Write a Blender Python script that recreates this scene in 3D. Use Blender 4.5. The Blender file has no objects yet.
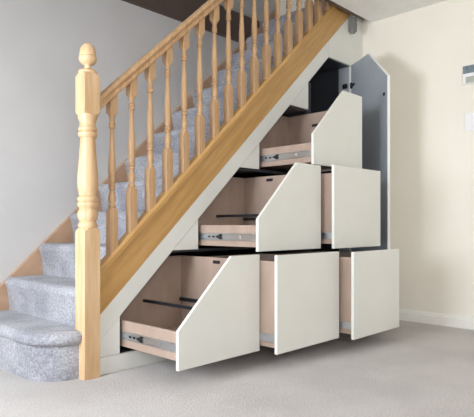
import bpy, bmesh, math, random
from mathutils import Vector, Matrix
random.seed(4)
S = bpy.context.scene
C = S.collection
PI = math.pi
T = 0.935            # tangent of the stair pitch

# ------------------------------------------------------------------ materials
def lin(c):
    return tuple(((v/255)/12.92 if v/255 <= 0.04045 else ((v/255+0.055)/1.055)**2.4) for v in c) + (1,)
def mat(name, c, rough=0.6, metal=0.0, spec=0.5):
    m = bpy.data.materials.new(name); m.use_nodes = True
    b = m.node_tree.nodes['Principled BSDF']
    b.inputs['Base Color'].default_value = lin(c)
    b.inputs['Roughness'].default_value = rough
    b.inputs['Metallic'].default_value = metal
    b.inputs['Specular IOR Level'].default_value = spec
    return m, m.node_tree, b
def noise_mat(name, c1, c2, scale=(1,1,1), nscale=5, rough=0.6, bump=0.0, bscale=None, lo=0.3, hi=0.7, detail=4, dist=0.01, spec=0.5):
    m, nt, b = mat(name, c1, rough, spec=spec)
    N, L = nt.nodes, nt.links
    tc = N.new('ShaderNodeTexCoord'); mp = N.new('ShaderNodeMapping')
    mp.inputs['Scale'].default_value = scale
    L.new(tc.outputs['Object'], mp.inputs['Vector'])
    n = N.new('ShaderNodeTexNoise'); n.inputs['Scale'].default_value = nscale; n.inputs['Detail'].default_value = detail
    L.new(mp.outputs['Vector'], n.inputs['Vector'])
    r = N.new('ShaderNodeValToRGB')
    r.color_ramp.elements[0].position = lo; r.color_ramp.elements[1].position = hi
    r.color_ramp.elements[0].color = lin(c1); r.color_ramp.elements[1].color = lin(c2)
    L.new(n.outputs['Fac'], r.inputs['Fac']); L.new(r.outputs['Color'], b.inputs['Base Color'])
    if bump:
        n2 = N.new('ShaderNodeTexNoise'); n2.inputs['Scale'].default_value = bscale or nscale; n2.inputs['Detail'].default_value = 6
        L.new(tc.outputs['Object'], n2.inputs['Vector'])
        bp = N.new('ShaderNodeBump'); bp.inputs['Strength'].default_value = bump; bp.inputs['Distance'].default_value = dist
        L.new(n2.outputs['Fac'], bp.inputs['Height']); L.new(bp.outputs['Normal'], b.inputs['Normal'])
    return m
def carpet(name, c1, c2, c3, big=2.5, fine=75):
    m, nt, b = mat(name, c1, 0.95, spec=0.1)
    N, L = nt.nodes, nt.links
    tc = N.new('ShaderNodeTexCoord')
    n = N.new('ShaderNodeTexNoise'); n.inputs['Scale'].default_value = fine; n.inputs['Detail'].default_value = 6; n.inputs['Roughness'].default_value = 0.75
    g = N.new('ShaderNodeTexNoise'); g.inputs['Scale'].default_value = big; g.inputs['Detail'].default_value = 3
    for q in (n, g): L.new(tc.outputs['Object'], q.inputs['Vector'])
    r = N.new('ShaderNodeValToRGB'); r.color_ramp.elements[0].position = 0.36; r.color_ramp.elements[1].position = 0.64
    r.color_ramp.elements[0].color = lin(c1); r.color_ramp.elements[1].color = lin(c2)
    r2 = N.new('ShaderNodeValToRGB'); r2.color_ramp.elements[0].position = 0.4; r2.color_ramp.elements[1].position = 0.6
    r2.color_ramp.elements[0].color = lin(c3); r2.color_ramp.elements[1].color = (1,1,1,1)
    mx = N.new('ShaderNodeMix'); mx.data_type = 'RGBA'; mx.blend_type = 'MULTIPLY'; mx.inputs['Factor'].default_value = 1
    L.new(n.outputs['Fac'], r.inputs['Fac']); L.new(g.outputs['Fac'], r2.inputs['Fac'])
    L.new(r.outputs['Color'], mx.inputs['A']); L.new(r2.outputs['Color'], mx.inputs['B'])
    L.new(mx.outputs['Result'], b.inputs['Base Color'])
    bp = N.new('ShaderNodeBump'); bp.inputs['Strength'].default_value = 0.8; bp.inputs['Distance'].default_value = 0.008
    L.new(n.outputs['Fac'], bp.inputs['Height']); L.new(bp.outputs['Normal'], b.inputs['Normal'])
    b.inputs['Sheen Weight'].default_value = 0.2
    return m
M = {}
M['pine'] = noise_mat('pine_wood', (200,163,122), (172,134,96), (1,1,.12), 45, 0.42, 0.08, 60, dist=0.002)
M['pine_pale'] = noise_mat('pale_pine_wood', (220,188,148), (198,160,118), (1,1,.10), 38, 0.4, 0.08, 60, dist=0.002)
M['oak'] = noise_mat('golden_oak_veneer', (200,158,98), (182,138,80), (.25,1,3.0), 16, 0.42, 0.06, 60, dist=0.002)
for n_ in M['oak'].node_tree.nodes:
    if n_.type == 'MAPPING':
        n_.vector_type = 'TEXTURE'; n_.inputs['Scale'].default_value = (4, 1, .35); n_.inputs['Rotation'].default_value = (0, -math.atan(T), 0)
M['shaded_string_wood'] = noise_mat('shade_toned_brown_wood', (190,156,128), (172,136,108), (1,1,1), 9, 0.45)  # shade on the wall string is put into this darker wood colour
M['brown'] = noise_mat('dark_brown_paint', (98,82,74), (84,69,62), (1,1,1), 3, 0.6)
M['white'] = noise_mat('white_satin_board', (228,228,222), (223,223,216), (1,1,1), 3, 0.38)
M['white_edge'] = noise_mat('white_edge_band', (240,240,237), (235,235,232), (1,1,1), 3, 0.35)
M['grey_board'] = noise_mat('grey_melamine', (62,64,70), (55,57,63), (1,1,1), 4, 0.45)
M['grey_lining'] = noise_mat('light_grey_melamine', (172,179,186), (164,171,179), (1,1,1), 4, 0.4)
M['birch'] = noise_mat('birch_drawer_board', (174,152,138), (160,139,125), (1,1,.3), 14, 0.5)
M['steel'] = mat('zinc_steel', (190,192,196), 0.32, 0.9)[0]
M['black'] = mat('black_plastic', (22,22,25), 0.4)[0]
M['dark_metal'] = mat('dark_grey_metal', (46,46,52), 0.4, 0.4)[0]
M['plastic'] = mat('white_plastic', (238,236,236), 0.35)[0]
M['display'] = noise_mat('grey_display', (92,104,112), (134,148,158), (1,1,1), 30, 0.3)
M['flap'] = mat('pale_green_grey_plastic', (168,172,160), 0.45)[0]
M['grey_post'] = mat('mid_grey_paint', (120,118,114), 0.6)[0]
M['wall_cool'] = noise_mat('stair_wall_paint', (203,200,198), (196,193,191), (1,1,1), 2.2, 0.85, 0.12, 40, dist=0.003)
M['wall_warm'] = noise_mat('cream_wall_paint', (240,235,223), (235,229,216), (1,1,1), 2.0, 0.85, 0.12, 40, dist=0.003)
M['ceiling'] = noise_mat('ceiling_paint', (240,238,234), (233,231,226), (1,3,1), 5, 0.9, 0.5, 9, dist=0.02)
M['trim'] = noise_mat('white_gloss_paint', (240,238,232), (234,232,226), (1,1,1), 4, 0.35)
M['floor'] = carpet('floor_carpet', (178,172,169), (214,207,203), (242,241,241), 2.5, 120)
M['stair_carpet'] = carpet('stair_carpet', (138,137,143), (200,199,205), (222,222,225), 5, 90)

# ------------------------------------------------------------------ mesh helpers
def box(bm, x0, x1, y0, y1, z0, z1):
    vs = [bm.verts.new((x, y, z)) for x in (x0, x1) for y in (y0, y1) for z in (z0, z1)]
    for f in ((0,1,3,2), (4,6,7,5), (0,4,5,1), (2,3,7,6), (0,2,6,4), (1,5,7,3)):
        bm.faces.new([vs[i] for i in f])
def prism(bm, pts, y0, y1):
    """polygon in the X-Z plane pushed from y0 to y1"""
    a = [bm.verts.new((x, y0, z)) for x, z in pts]
    b = [bm.verts.new((x, y1, z)) for x, z in pts]
    n = len(pts)
    bm.faces.new(a); bm.faces.new(list(reversed(b)))
    for i in range(n):
        j = (i+1) % n
        bm.faces.new((a[j], a[i], b[i], b[j]))
def prism_z(bm, pts, z0, z1):
    a = [bm.verts.new((x, y, z0)) for x, y in pts]
    b = [bm.verts.new((x, y, z1)) for x, y in pts]
    n = len(pts)
    bm.faces.new(list(reversed(a))); bm.faces.new(b)
    for i in range(n):
        j = (i+1) % n
        bm.faces.new((a[i], a[j], b[j], b[i]))
def lathe(bm, prof, seg=28, cx=0, cy=0):
    rings = []
    for z, r in prof:
        if r < 1e-5: rings.append([bm.verts.new((cx, cy, z))])
        else: rings.append([bm.verts.new((cx+r*math.cos(2*PI*i/seg), cy+r*math.sin(2*PI*i/seg), z)) for i in range(seg)])
    for a, b in zip(rings, rings[1:]):
        for i in range(seg):
            j = (i+1) % seg
            if len(a) == 1 and len(b) == 1: continue
            if len(a) == 1: bm.faces.new((a[0], b[j], b[i]))
            elif len(b) == 1: bm.faces.new((a[i], a[j], b[0]))
            else: bm.faces.new((a[i], a[j], b[j], b[i]))
    if len(rings[0]) > 1: bm.faces.new(list(reversed(rings[0])))
    if len(rings[-1]) > 1: bm.faces.new(rings[-1])
def loft_sq(bm, secs, cx=0, cy=0):
    """square / octagonal sections: (z, half, corner cut)"""
    rings = []
    for z, h, c in secs:
        c = max(c, 0.0004)
        p = [(h-c,-h),(h,-h+c),(h,h-c),(h-c,h),(-h+c,h),(-h,h-c),(-h,-h+c),(-h+c,-h)]
        rings.append([bm.verts.new((cx+x, cy+y, z)) for x, y in p])
    for a, b in zip(rings, rings[1:]):
        for i in range(8):
            j = (i+1) % 8
            bm.faces.new((a[i], a[j], b[j], b[i]))
    bm.faces.new(list(reversed(rings[0]))); bm.faces.new(rings[-1])
def obj(name, bm, m, parent=None, bevel=0.0, smooth=False, seg=2):
    bmesh.ops.recalc_face_normals(bm, faces=bm.faces)
    me = bpy.data.meshes.new(name); bm.to_mesh(me); bm.free()
    o = bpy.data.objects.new(name, me); C.objects.link(o)
    me.materials.append(M[m])
    if smooth:
        for p in me.polygons: p.use_smooth = True
        try: me.set_sharp_from_angle(angle=math.radians(38))
        except Exception: pass
    if bevel:
        b = o.modifiers.new('bevel', 'BEVEL'); b.width = bevel; b.segments = seg; b.limit_method = 'ANGLE'; b.angle_limit = math.radians(25)
    if parent: o.parent = parent
    return o
def B(name, m, parent, *boxes, bevel=0.0):
    bm = bmesh.new()
    for b in boxes: box(bm, *b)
    return obj(name, bm, m, parent, bevel)
def P(name, m, parent, pts, y0, y1, bevel=0.0):
    bm = bmesh.new(); prism(bm, pts, y0, y1)
    return obj(name, bm, m, parent, bevel)
def thing(name, label, cat, loc=(0,0,0), group=None):
    o = bpy.data.objects.new(name, None); C.objects.link(o)
    o.location = loc; o['label'] = label; o['category'] = cat
    o.empty_display_size = 0.1
    if group: o['group'] = group
    return o
def keep(o, parent):
    """parent without moving"""
    o.parent = parent; o.matrix_parent_inverse = parent.matrix_world.inverted()
def struct(o):
    o['kind'] = 'structure'; return o

XR = 3.885          # right wall
YB = 3.235          # wall behind the stairs
YC = 2.215          # edge of the room ceiling, the stairwell opens behind it
CEIL = 2.40
XL = -.5
YF = -2.2

# ------------------------------------------------------------------ the room
struct(B('floor', 'floor', None, (XL, XR+.1, YF, YB+.1, -.1, 0)))
struct(B('ceiling', 'ceiling', None, (XL, XR+.1, YF, YC, CEIL, CEIL+.24)))
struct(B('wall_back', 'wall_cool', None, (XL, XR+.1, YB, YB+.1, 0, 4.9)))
struct(B('wall_right', 'wall_warm', None, (XR, XR+.1, YF, YB, 0, 4.9)))
# left wall with the window opening that lights the room and an added fill opening
vz0, vz1, vy0, vy1 = .5, 2.0, -2.0, -.6
wz0, wz1, wy0, wy1 = .5, 1.55, 1.5, 2.45
struct(B('wall_left', 'wall_warm', None, (XL-.12, XL, YF, vy0, 0, 4.9), (XL-.12, XL, vy1, wy0, 0, 4.9), (XL-.12, XL, vy0, vy1, 0, vz0), (XL-.12, XL, vy0, vy1, vz1, 4.9),
         (XL-.12, XL, wy1, YB, 0, 4.9),
         (XL-.12, XL, wy0, wy1, 0, wz0), (XL-.12, XL, wy0, wy1, wz1, 4.9)))
def window(name, a, b, z0, z1):
    m = (a+b)/2
    struct(B(name, 'trim', None, (XL-.09, XL-.03, a, a+.05, z0, z1), (XL-.09, XL-.03, b-.05, b, z0, z1),
         (XL-.09, XL-.03, a+.05, b-.05, z0, z0+.05), (XL-.09, XL-.03, a+.05, b-.05, z1-.05, z1),
         (XL-.08, XL-.04, m-.02, m+.02, z0+.05, z1-.05)))
window('window_1', wy0, wy1, wz0, wz1)
window('added_fill_window', vy0, vy1, vz0, vz1)  # unseen window added to let fill light into the room
struct(B('ceiling_landing', 'ceiling', None, (XL, XR+.1, YC-.1, YB+.1, 4.9, 5.0)))
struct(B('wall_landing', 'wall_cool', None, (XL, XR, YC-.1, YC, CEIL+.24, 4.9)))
# skirting: plain board with a stepped top edge
bm = bmesh.new()
prof = [(0,0),(-.018,0),(-.018,.062),(-.013,.068),(-.013,.076),(-.008,.084),(0,.088)]
a = [bm.verts.new((XR+x, YF, z)) for x, z in prof]; b = [bm.verts.new((XR+x, 2.298, z)) for x, z in prof]
bm.faces.new(a); bm.faces.new(list(reversed(b)))
for i in range(len(prof)):
    j = (i+1) % len(prof); bm.faces.new((a[i], a[j], b[j], b[i]))
struct(obj('baseboard_right', bm, 'trim'))
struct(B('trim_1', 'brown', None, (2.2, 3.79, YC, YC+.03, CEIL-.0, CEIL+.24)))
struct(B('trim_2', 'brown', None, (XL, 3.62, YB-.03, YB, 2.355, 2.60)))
struct(B('trim_3', 'trim', None, (XR-.02, XR, 2.93, 2.965, 2.62, 4.6)))

# ------------------------------------------------------------------ staircase
stair = thing('staircase', 'straight carpeted staircase with golden oak side board rising to the right', 'staircase', (1.3, 2.8, 0))
bpy.context.view_layer.update()
N1, Z1, RISE, GO = 1.105, .233, .198, .198/T
# bullnose bottom step: curved riser with a rounded carpeted tread edge
def bull(off, n=14):
    x0, yf = 1.128-off, 2.325-off
    rx = .19; pts = [(1.55, yf)]
    cx, cy = x0+rx+off*.0, yf+rx
    for i in range(n+1):
        t = PI*1.5 - (PI/2)*i/n
        pts.append((cx+rx*math.cos(t), cy+rx*math.sin(t)))
    pts += [(x0, 3.2), (1.55, 3.2)]
    # the part right of the newel post stays inside the staircase
    return [(min(x, 1.312) if y < 2.37 else x, y) for x, y in pts[:1]] + [p for p in pts[1:]]
def bullpoly(off):
    p = bull(off)
    return [(1.311, p[0][1])] + p[1:] + [(1.55, 2.366), (1.311, 2.366)]
bm = bmesh.new()
levels = [(0, -.002), (.012, 0), (.168, 0), (.171, .010), (.178, .020), (.190, .027), (.206, .029), (.219, .025), (.228, .015), (.232, .003), (.233, -.008)]
rings = [[bm.verts.new((x, y, z)) for x, y in bullpoly(o_)] for z, o_ in levels]
for a, b in zip(rings, rings[1:]):
    n = len(a)
    for i in range(n):
        j = (i+1) % n; bm.faces.new((a[i], a[j], b[j], b[i]))
bm.faces.new(list(reversed(rings[0]))); bm.faces.new(rings[-1])
o = obj('step', bm, 'stair_carpet', None, smooth=True); o['label'] = 'wide bottom step with a rounded end'
keep(o, stair)
for k in range(2, 14):
    xn = N1 + GO*(k-1); zt = Z1 + RISE*(k-1)
    pts = [(xn+.030, zt-RISE-.004), (xn+.022, zt-.12), (xn+.010, zt-.055)]
    cx, cz, r = xn+.036, zt-.034, .034
    for i in range(10):
        t = PI*1.12 - (PI*.62)*i/9
        pts.append((cx+r*math.cos(t), cz+r*math.sin(t)))
    xe = min(xn+GO+.05, XR-.002)
    pts += [(xe, zt-.001), (xe, zt-.06), (xn+.06, zt-RISE-.004)]
    bm = bmesh.new(); prism(bm, pts, 2.366 if k == 2 else 2.3335, 3.2)
    o = obj('step', bm, 'stair_carpet', None, smooth=True); keep(o, stair)
def strip(x0, x1, zc0, zc1):
    """sloping band; zc are heights of lower and upper edge at X = 1.51"""
    f = lambda x, z: z + T*(x-1.51)
    return [(x0, f(x0, zc0)), (x1, f(x1, zc0)), (x1, f(x1, zc1)), (x0, f(x0, zc1))]
keep(P('outer_string', 'oak', None, strip(1.4015, XR-.004, .387, .578), 2.300, 2.332, .002), stair)
ws = strip(.86, XR-.004, .33, .578)
ws[0] = (1.135, .0); ws[3] = (.892, 0)
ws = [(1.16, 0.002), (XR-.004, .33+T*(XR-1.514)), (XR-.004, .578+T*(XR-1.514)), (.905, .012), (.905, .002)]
keep(P('wall_string', 'shaded_string_wood', None, ws, 3.201, YB, .002), stair)

# ------------------------------------------------------------------ banister
rail = thing('stair_banister', 'pine banister with acorn topped newel post and turned spindles along the stairs', 'banister', (1.3565, 2.3185, 0))
bpy.context.view_layer.update()
NX, NY = 1.3565, 2.3185
K = .004887
Zy = lambda y: .74 + (225.5-y)*K
h = .0435
# newel post: square foot, turned middle, square block
bm = bmesh.new()
loft_sq(bm, [(0,h,.002), (Zy(231.5),h,.002), (Zy(228),h*.9,.018)], NX, NY)
pp = [(228,8.2),(226.5,9.2),(224.3,9.2),(222.8,8.2),(221.4,7.6),(219,9),(215,9.9),(211,9.1),(209,7.9),(207.4,8.6),(205.6,9.8),(203.4,9.8),(202,8.7),
      (200,9.9),(197.8,9.7),(196,8),(193,8.6),(188,9.6),(181,9.9),(172,9.4),(160,8.4),(150,7.7),(142,7.2),(138.6,7),(137.4,8.5),(135.6,9.3),(133.4,9.2),
      (131.8,7.8),(130.4,9),(128.8,9),(127,7.6),(123,7.5),(120,8.6),(118,9.3),(115.5,9.3)]
lathe(bm, [(Zy(y), r*K*1.04) for y, r in pp], 36, NX, NY)
loft_sq(bm, [(Zy(118),h*.84,.026), (Zy(113.5),h,.006), (Zy(113),h,.003), (Zy(77.5),h,.003), (Zy(77),h,.005), (Zy(73.8),h*.90,.018)], NX, NY)
post = obj('newel_post', bm, 'pine_pale', None, smooth=True); keep(post, rail); post['label'] = 'thick pale pine post at the foot of the stairs'
bm = bmesh.new()
cap = [(75,0),(74.8,8.4),(73.4,8.9),(72,8.8),(70.8,7.6),(70,5.5),(69.2,3.2),(67,2.9),(65.6,3.4),(64.6,5.6),(62.6,7.6),(60,8.5),(57.5,8.5),(56.6,7.7),(55.8,7.9),(52,7.6),(48.5,6.6),(45.6,4.8),(43.8,2.6),(43,0)]
lathe(bm, [(Zy(y), r*K*1.04) for y, r in cap], 36, NX, NY)
fin = obj('acorn_finial', bm, 'pine_pale', None, smooth=True); bpy.context.view_layer.update(); keep(fin, post)
# handrail with grooved sides
BY = 2.322
bm = bmesh.new()
hp = [(-.026,0),(.026,0),(.030,.006),(.030,.018),(.022,.026),(.022,.034),(.031,.044),(.031,.056),(.022,.068),(.010,.074),(-.010,.074),(-.022,.068),(-.031,.056),(-.031,.044),(-.022,.034),(-.022,.026),(-.030,.018),(-.030,.006)]
def rail_z(x): return 1.437 + T*(x-1.548)
def slope_extrude(bm, prof, x0, x1, zf):
    a = [bm.verts.new((x0, BY+y, zf(x0)+z)) for y, z in prof]; b = [bm.verts.new((x1, BY+y, zf(x1)+z)) for y, z in prof]
    bm.faces.new(a); bm.faces.new(list(reversed(b)))
    for i in range(len(prof)):
        j = (i+1) % len(prof); bm.faces.new((a[i], a[j], b[j], b[i]))
slope_extrude(bm, hp, NX+h-.001, XR-.003, rail_z)
keep(obj('handrail', bm, 'pine', None, bevel=.002), rail)
bm = bmesh.new()
bp_ = [(-.034,0),(.034,0),(.034,.030),(.025,.046),(-.025,.046),(-.034,.030)]
base_z = lambda x: .580 + T*(x-1.51)
slope_extrude(bm, bp_, NX+h-.001, XR-.003, base_z)
keep(obj('base_rail', bm, 'oak', None, bevel=.001), rail)
# spindle, local z = 0 at its foot on the base rail
L_ = .795
bm = bmesh.new()
hb = .0218
fz = lambda f: L_*(1-f)
loft_sq(bm, [(-.025,hb,.001), (fz(.745),hb,.001), (fz(.728),hb*.82,.008)])
bp2 = [(.728,.0145),(.722,.0178),(.712,.0178),(.704,.0125),(.698,.0125),(.68,.0175),(.662,.0185),(.64,.0155),(.62,.0115),(.612,.0115),(.606,.0165),(.596,.0165),(.59,.013),(.584,.0165),(.574,.0165),(.568,.0125),
       (.55,.0155),(.50,.0172),(.44,.0165),(.34,.0125),(.24,.0100),(.222,.0100),(.216,.0158),(.206,.0158),(.2,.0125),(.194,.0158),(.184,.0158),(.178,.012),(.15,.0125),(.138,.017),(.13,.0175)]
lathe(bm, [(fz(f), r*1.1) for f, r in bp2], 20)
loft_sq(bm, [(fz(.138),hb*.80,.009), (fz(.118),hb,.001), (L_+.004,hb,.001)])
sp = obj('spindle', bm, 'pine', None, smooth=True)
SX = [1.495+.1196*i for i in range(20)]
for i, x in enumerate(SX):
    o = sp if i == 0 else sp.copy()
    if i: C.objects.link(o)
    o.location = (x-NX, BY-NY, base_z(x)+.046)
    o.parent = rail

# ------------------------------------------------------------------ under-stair storage unit
unit = thing('storage_unit', 'white fitted under-stair storage unit with six open drawers and a cupboard door', 'storage unit', (2.65, 2.5, 0))
bpy.context.view_layer.update()
U = lambda o: (keep(o, unit), o)[1]
YF0, YF1 = 2.301, 2.321
LO = lambda x: .262 + T*(x-1.51)       # lower edge of the sloping frame
UP = lambda x: .3865 + T*(x-1.51)      # upper edge, under the oak string
XA = 3.397                             # where the slope meets the level head
x0 = 1.4015
XE = XR - .019
ctop = 1.51 + (CEIL-.03-.3865)/T
U(P('sloping_frame', 'white', None, [(x0, LO(x0)), (XA, LO(XA)), (XA, UP(XA)), (x0, UP(x0))], YF0, YF1, .0012))
HZ = LO(XA)
U(P('top_panel', 'white', None, [(XA+.0005, HZ), (XR-.001, HZ), (XR-.001, min(UP(XR), 2.6)), (XA+.0005, UP(XA))], YF0, YF1))
U(B('right_stile', 'white', None, (3.712, XE, YF0, YF1, 0.0, HZ-.001), bevel=.0012))
U(B('plinth', 'white', None, (x0, 3.711, YF0, YF1, 0.0, .086), bevel=.0012))
def filler(xa, xb, z0):
    """white corner filler under the sloping frame"""
    if xa < LO_inv(z0): xa = LO_inv(z0)
    return [(xa, z0), (xb, z0), (xb, LO(xb)-.0015), (xa, LO(xa)-.0015)]
LO_inv = lambda z: 1.51 + (z-.262)/T
U(P('corner_filler', 'white', None, [(x0, .0885), (1.528, .0885), (1.528, LO(1.528)-.0015), (x0, LO(x0)-.0015)], YF0+.001, YF1))
for xb, z0 in ((2.062, .602), (2.598, 1.108), (3.136, 1.585)):
    xa = LO_inv(z0)+.002
    U(P('corner_filler', 'white', None, [(xa, z0), (xb, z0), (xb, LO(xb)-.0015)], YF0+.001, YF1))
# carcass boards (grey melamine)
CY0, CY1 = 2.324, 3.19
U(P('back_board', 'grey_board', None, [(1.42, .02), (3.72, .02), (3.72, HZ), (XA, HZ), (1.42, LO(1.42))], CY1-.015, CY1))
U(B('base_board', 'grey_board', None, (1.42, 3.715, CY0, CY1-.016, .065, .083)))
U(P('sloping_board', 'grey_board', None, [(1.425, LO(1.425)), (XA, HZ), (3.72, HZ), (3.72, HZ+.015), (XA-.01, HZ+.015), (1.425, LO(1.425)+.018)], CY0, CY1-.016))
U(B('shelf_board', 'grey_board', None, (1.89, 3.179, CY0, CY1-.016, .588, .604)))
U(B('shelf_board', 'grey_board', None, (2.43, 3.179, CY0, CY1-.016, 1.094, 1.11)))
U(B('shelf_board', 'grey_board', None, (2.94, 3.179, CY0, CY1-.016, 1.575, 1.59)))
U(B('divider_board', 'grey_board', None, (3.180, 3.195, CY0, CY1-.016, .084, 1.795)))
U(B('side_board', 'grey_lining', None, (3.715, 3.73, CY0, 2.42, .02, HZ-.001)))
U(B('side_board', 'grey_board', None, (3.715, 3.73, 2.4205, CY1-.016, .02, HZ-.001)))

def drawer(fx0, fx1, fz0, fz1, yfr, side_top, tall_top, slope, lbl, rails=False, side_z0=None, slot=None):
    """pulled out drawer; the box is the drawer mesh, its front, runners and plates hang under it"""
    D = .60; t = .014
    bx0, bx1 = fx0+.013, min(fx1-.013, 3.166 if fx0 > 2.59 and fz0 > .6 else 9)
    sz0 = side_z0 if side_z0 is not None else fz0+.04
    y0 = yfr+.0185; y1 = min(y0+D, CY1-.02)
    d = .028
    bm = bmesh.new()
    box(bm, bx0, bx0+t, y0, y1, sz0, side_top)
    box(bm, bx1-t, bx1, y0, y1, sz0, tall_top)
    box(bm, bx0+t, bx1-t, y0, y1-t, sz0+.012, sz0+.020)
    # inner front and back board follow the slope of the drawer
    if slope:
        zl = side_top
        xk = min(bx0+t+(tall_top-zl)/T, bx1-t-.01)
        pts = [(bx0+t, sz0), (bx1-t, sz0), (bx1-t, tall_top), (xk, tall_top), (bx0+t, zl)]
    else:
        pts = [(bx0+t, sz0), (bx1-t, sz0), (bx1-t, tall_top), (bx0+t, tall_top)]
    prism(bm, pts, y1-t, y1)
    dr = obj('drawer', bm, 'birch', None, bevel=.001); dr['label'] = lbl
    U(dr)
    bpy.context.view_layer.update()
    ch = lambda o: (keep(o, dr), o)[1]
    if slope:
        zl, xk = slope
        fp = [(fx0, fz0), (fx1, fz0), (fx1, fz1), (xk, fz1), (fx0, zl)]
    else:
        fp = [(fx0, fz0), (fx1, fz0), (fx1, fz1), (fx0, fz1)]
    ch(P('front_panel', 'white', None, fp, yfr, yfr+.018, .002))
    # runner: steel channel, sliding member, black release lever
    rz = (sz0 + side_top)/2 if slope else sz0+.055
    rz -= .006
    xs = bx0
    for sgn, xx in ((-1, bx0), (1, bx1)):
        f = lambda a, b: (min(xx+sgn*a, xx+sgn*b), max(xx+sgn*a, xx+sgn*b))
        bm = bmesh.new()
        box(bm, *f(.0002,.004), y0+.005, 2.42, rz-.020, rz+.020)
        box(bm, *f(.004,.009), y0+.03, 2.40, rz+.016, rz+.020)
        box(bm, *f(.004,.009), y0+.03, 2.40, rz-.020, rz-.016)
        box(bm, *f(.004,.0075), y0+.12, 2.62, rz-.009, rz+.009)
        ch(obj('runner', bm, 'steel', None, bevel=.0006))
    f = (bx0-.0115, bx0-.0078)
    ym = y0+.26
    bm = bmesh.new()
    box(bm, *f, ym, ym+.018, rz-.015, rz+.015)
    prism_x = [(ym+.018, rz-.012), (ym+.045, rz-.003), (ym+.045, rz+.003), (ym+.018, rz+.012)]
    a = [bm.verts.new((f[0], y, z)) for y, z in prism_x]; b = [bm.verts.new((f[1], y, z)) for y, z in prism_x]
    bm.faces.new(a); bm.faces.new(list(reversed(b)))
    for i in range(4):
        j = (i+1) % 4; bm.faces.new((a[i], a[j], b[j], b[i]))
    box(bm, *f, ym+.06, ym+.075, rz-.005, rz+.005)
    box(bm, *f, ym+.095, ym+.11, rz-.005, rz+.005)
    ch(obj('release_lever', bm, 'black', None))
    if slot:
        yy, zz = slot
        ch(B('cover_plate', 'dark_metal', None, (bx1-t-.003, bx1-t+.0005, yy-.035, yy+.02, zz-.009, zz+.009), bevel=.001))
    if rails:
        xm, zr, ya, yb = rails
        ch(B('divider_rail', 'dark_metal', None, (xm-.008, xm+.008, y0, y1-t, zr-.008, zr+.008), bevel=.001))
        ch(B('divider_rail', 'dark_metal', None, (bx1-t-.016, bx1-t-.0005, ya+.2, y1-t-.001, zr-.026, zr-.006), bevel=.001))
    return dr
drawer(1.533, 2.085, .083, .588, 1.844, .255, .560, (.262, 1.876), 'bottom left drawer with slanting front', rails=(1.785, .318, 1.98, 2.46), side_z0=.122, slot=(2.15, .535))
drawer(2.078, 2.645, .083, .588, 1.720, .555, .555, None, 'middle square drawer of the bottom row', side_z0=.11)
drawer(2.653, 3.205, .083, .588, 1.627, .555, .555, None, 'right square drawer of the bottom row', side_z0=.11)
drawer(2.078, 2.645, .602, 1.100, 1.848, .742, 1.060, (.775, 2.412), 'slant fronted drawer of the middle row', rails=(2.36, .80, 2.0, 2.5), side_z0=.624, slot=(2.237, 1.035))
drawer(2.668, 3.220, .602, 1.103, 1.770, 1.055, 1.055, None, 'square drawer of the middle row', side_z0=.63)
drawer(2.622, 3.182, 1.110, 1.615, 1.886, 1.246, 1.555, (1.295, 2.955), 'slant fronted top drawer', side_z0=1.126, slot=(2.26, 1.465))

# cupboard door swung open, hinged on the right
ang = math.radians(-90-33)
hinge = Vector((3.706, 2.296, 0))
bm = bmesh.new()
w = .585
dp = [(0, .10), (w, .10), (w, HZ-.240), (.295, HZ+.006), (0, HZ+.006)]
prism(bm, dp, 0, .018)
dob = obj('cupboard_door', bm, 'white_edge', None, bevel=.0015)
dob['label'] = 'tall narrow door with cut corner, standing open'
dirv = Vector((-.545, -.838, 0)).normalized()
# local +X runs from the hinge to the free edge; local +Y is the inner (left) face side
nrm = Vector((-dirv.y*-1, -dirv.x, 0))
def place_door(o):
    a = math.atan2(dirv.y, dirv.x)
    o.matrix_world = Matrix.Translation(hinge) @ Matrix.Rotation(a, 4, 'Z')
place_door(dob); bpy.context.view_layer.update(); keep(dob, unit)
bpy.context.view_layer.update()
# after the turn local -Y faces left and back, so the grey lining lies at y < 0
def din(name, m, *boxes, pts=None):
    if pts: o = P(name, m, None, pts, -.0025, -.0002)
    else: o = B(name, m, None, *boxes, bevel=.0006)
    o.parent = dob
    return o
ins = .006
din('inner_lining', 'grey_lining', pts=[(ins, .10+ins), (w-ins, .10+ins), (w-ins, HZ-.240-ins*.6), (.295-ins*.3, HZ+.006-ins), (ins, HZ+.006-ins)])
for z in (.35, 1.0, 1.86):
    din('hinge', 'black', (.006, .03, -.014, -.003, z-.022, z+.022), (.03, .07, -.009, -.003, z-.009, z+.009))
din('catch', 'black', (w-.05, w-.035, -.010, -.003, 1.655, 1.675))
U(B('hinge_arm', 'black', None, (3.700, 3.7145, 2.335, 2.375, 1.85, 1.888), (3.675, 3.7145, 2.345, 2.362, 1.862, 1.876), bevel=.002))
U(B('cable_clip', 'plastic', None, (3.1365, 3.150, 2.335, 2.36, 1.632, 1.645), bevel=.002))

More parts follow.
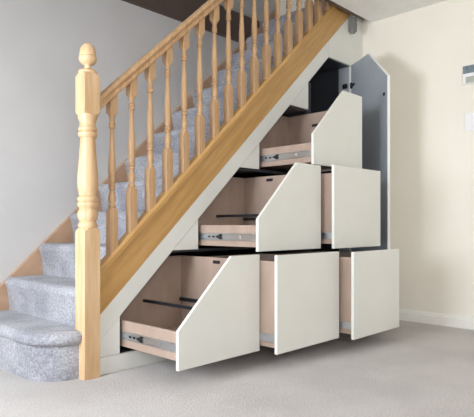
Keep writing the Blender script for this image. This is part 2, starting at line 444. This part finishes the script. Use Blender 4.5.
# ------------------------------------------------------------------ wall fittings
t = thing('thermostat', 'small white wall thermostat with blue-grey display above the light switch', 'thermostat', (XR, 1.41, 1.83))
bpy.context.view_layer.update()
keep(B('casing', 'plastic', None, (XR-.022, XR, 1.335, 1.476, 1.752, 1.886), bevel=.004), t)
keep(B('display', 'display', None, (XR-.0245, XR-.0222, 1.345, 1.472, 1.825, 1.880), bevel=.001), t)
keep(B('control_flap', 'flap', None, (XR-.0245, XR-.0222, 1.345, 1.452, 1.757, 1.800), bevel=.001), t)
t = thing('light_switch', 'white plastic light switch plate on the cream wall below the thermostat', 'light switch', (XR, 1.41, 1.48))
bpy.context.view_layer.update()
keep(B('plate', 'plastic', None, (XR-.010, XR, 1.335, 1.465, 1.415, 1.545), bevel=.003), t)
keep(B('rocker', 'plastic', None, (XR-.0150, XR-.0102, 1.365, 1.43, 1.452, 1.508), bevel=.002), t)
# post end below the ceiling edge
t = thing('post_end', 'stubby grey post end hanging below the brown ceiling trim beside the wall', 'post', (3.72, 2.26, 2.2))
bpy.context.view_layer.update()
bm = bmesh.new(); loft_sq(bm, [(2.275,.015,.008), (2.292,.024,.004), (2.3995,.024,.002)], 3.69, 2.27)
keep(obj('post_block', bm, 'grey_post', None), t)

# ------------------------------------------------------------------ light
def area(name, loc, rot, sx, sy, power, col):
    l = bpy.data.lights.new(name, 'AREA'); l.shape = 'RECTANGLE'; l.size = sx; l.size_y = sy; l.energy = power; l.color = col
    o = bpy.data.objects.new(name, l); C.objects.link(o); o.location = loc; o.rotation_euler = rot
    return o
area('daylight_and_fill', (XL-.14, (wy0+wy1)/2, (wz0+wz1)/2), (0, math.radians(-90), 0), wz1-wz0, wy1-wy0, 75, (.84,.92,1.0))
area('daylight_and_fill', (XL-.14, (vy0+vy1)/2, (vz0+vz1)/2), (0, math.radians(-90), 0), vz1-vz0, vy1-vy0, 80, (.97,.98,1.0))  # fill light added behind the extra unseen window
area('added_landing_fill', (2.2, 2.75, 4.7), (0,0,0), .5, .5, 2.5, (.93,.95,1.0))  # unseen light added to brighten the upper stairwell
w_ = bpy.data.worlds.new('world'); S.world = w_; w_.use_nodes = True
bg = w_.node_tree.nodes['Background']; bg.inputs['Color'].default_value = (1.0,.97,.93,1); bg.inputs['Strength'].default_value = .36

# ------------------------------------------------------------------ camera
cam = bpy.data.cameras.new('camera'); co = bpy.data.objects.new('camera', cam); C.objects.link(co)
cam.sensor_fit = 'HORIZONTAL'; cam.sensor_width = 36; cam.lens = 530/474*36
co.location = (0, 0, .74)
co.rotation_euler = (math.radians(90), 0, -math.atan2(.720, .694))
cam.shift_y = -(208.5-225.5)/474
cam.clip_start = .02
S.camera = co
S.view_settings.view_transform = 'Standard'
S.view_settings.look = 'None'
S.view_settings.gamma = 1
S.view_settings.use_curve_mapping = False
S.view_settings.exposure = 0.36
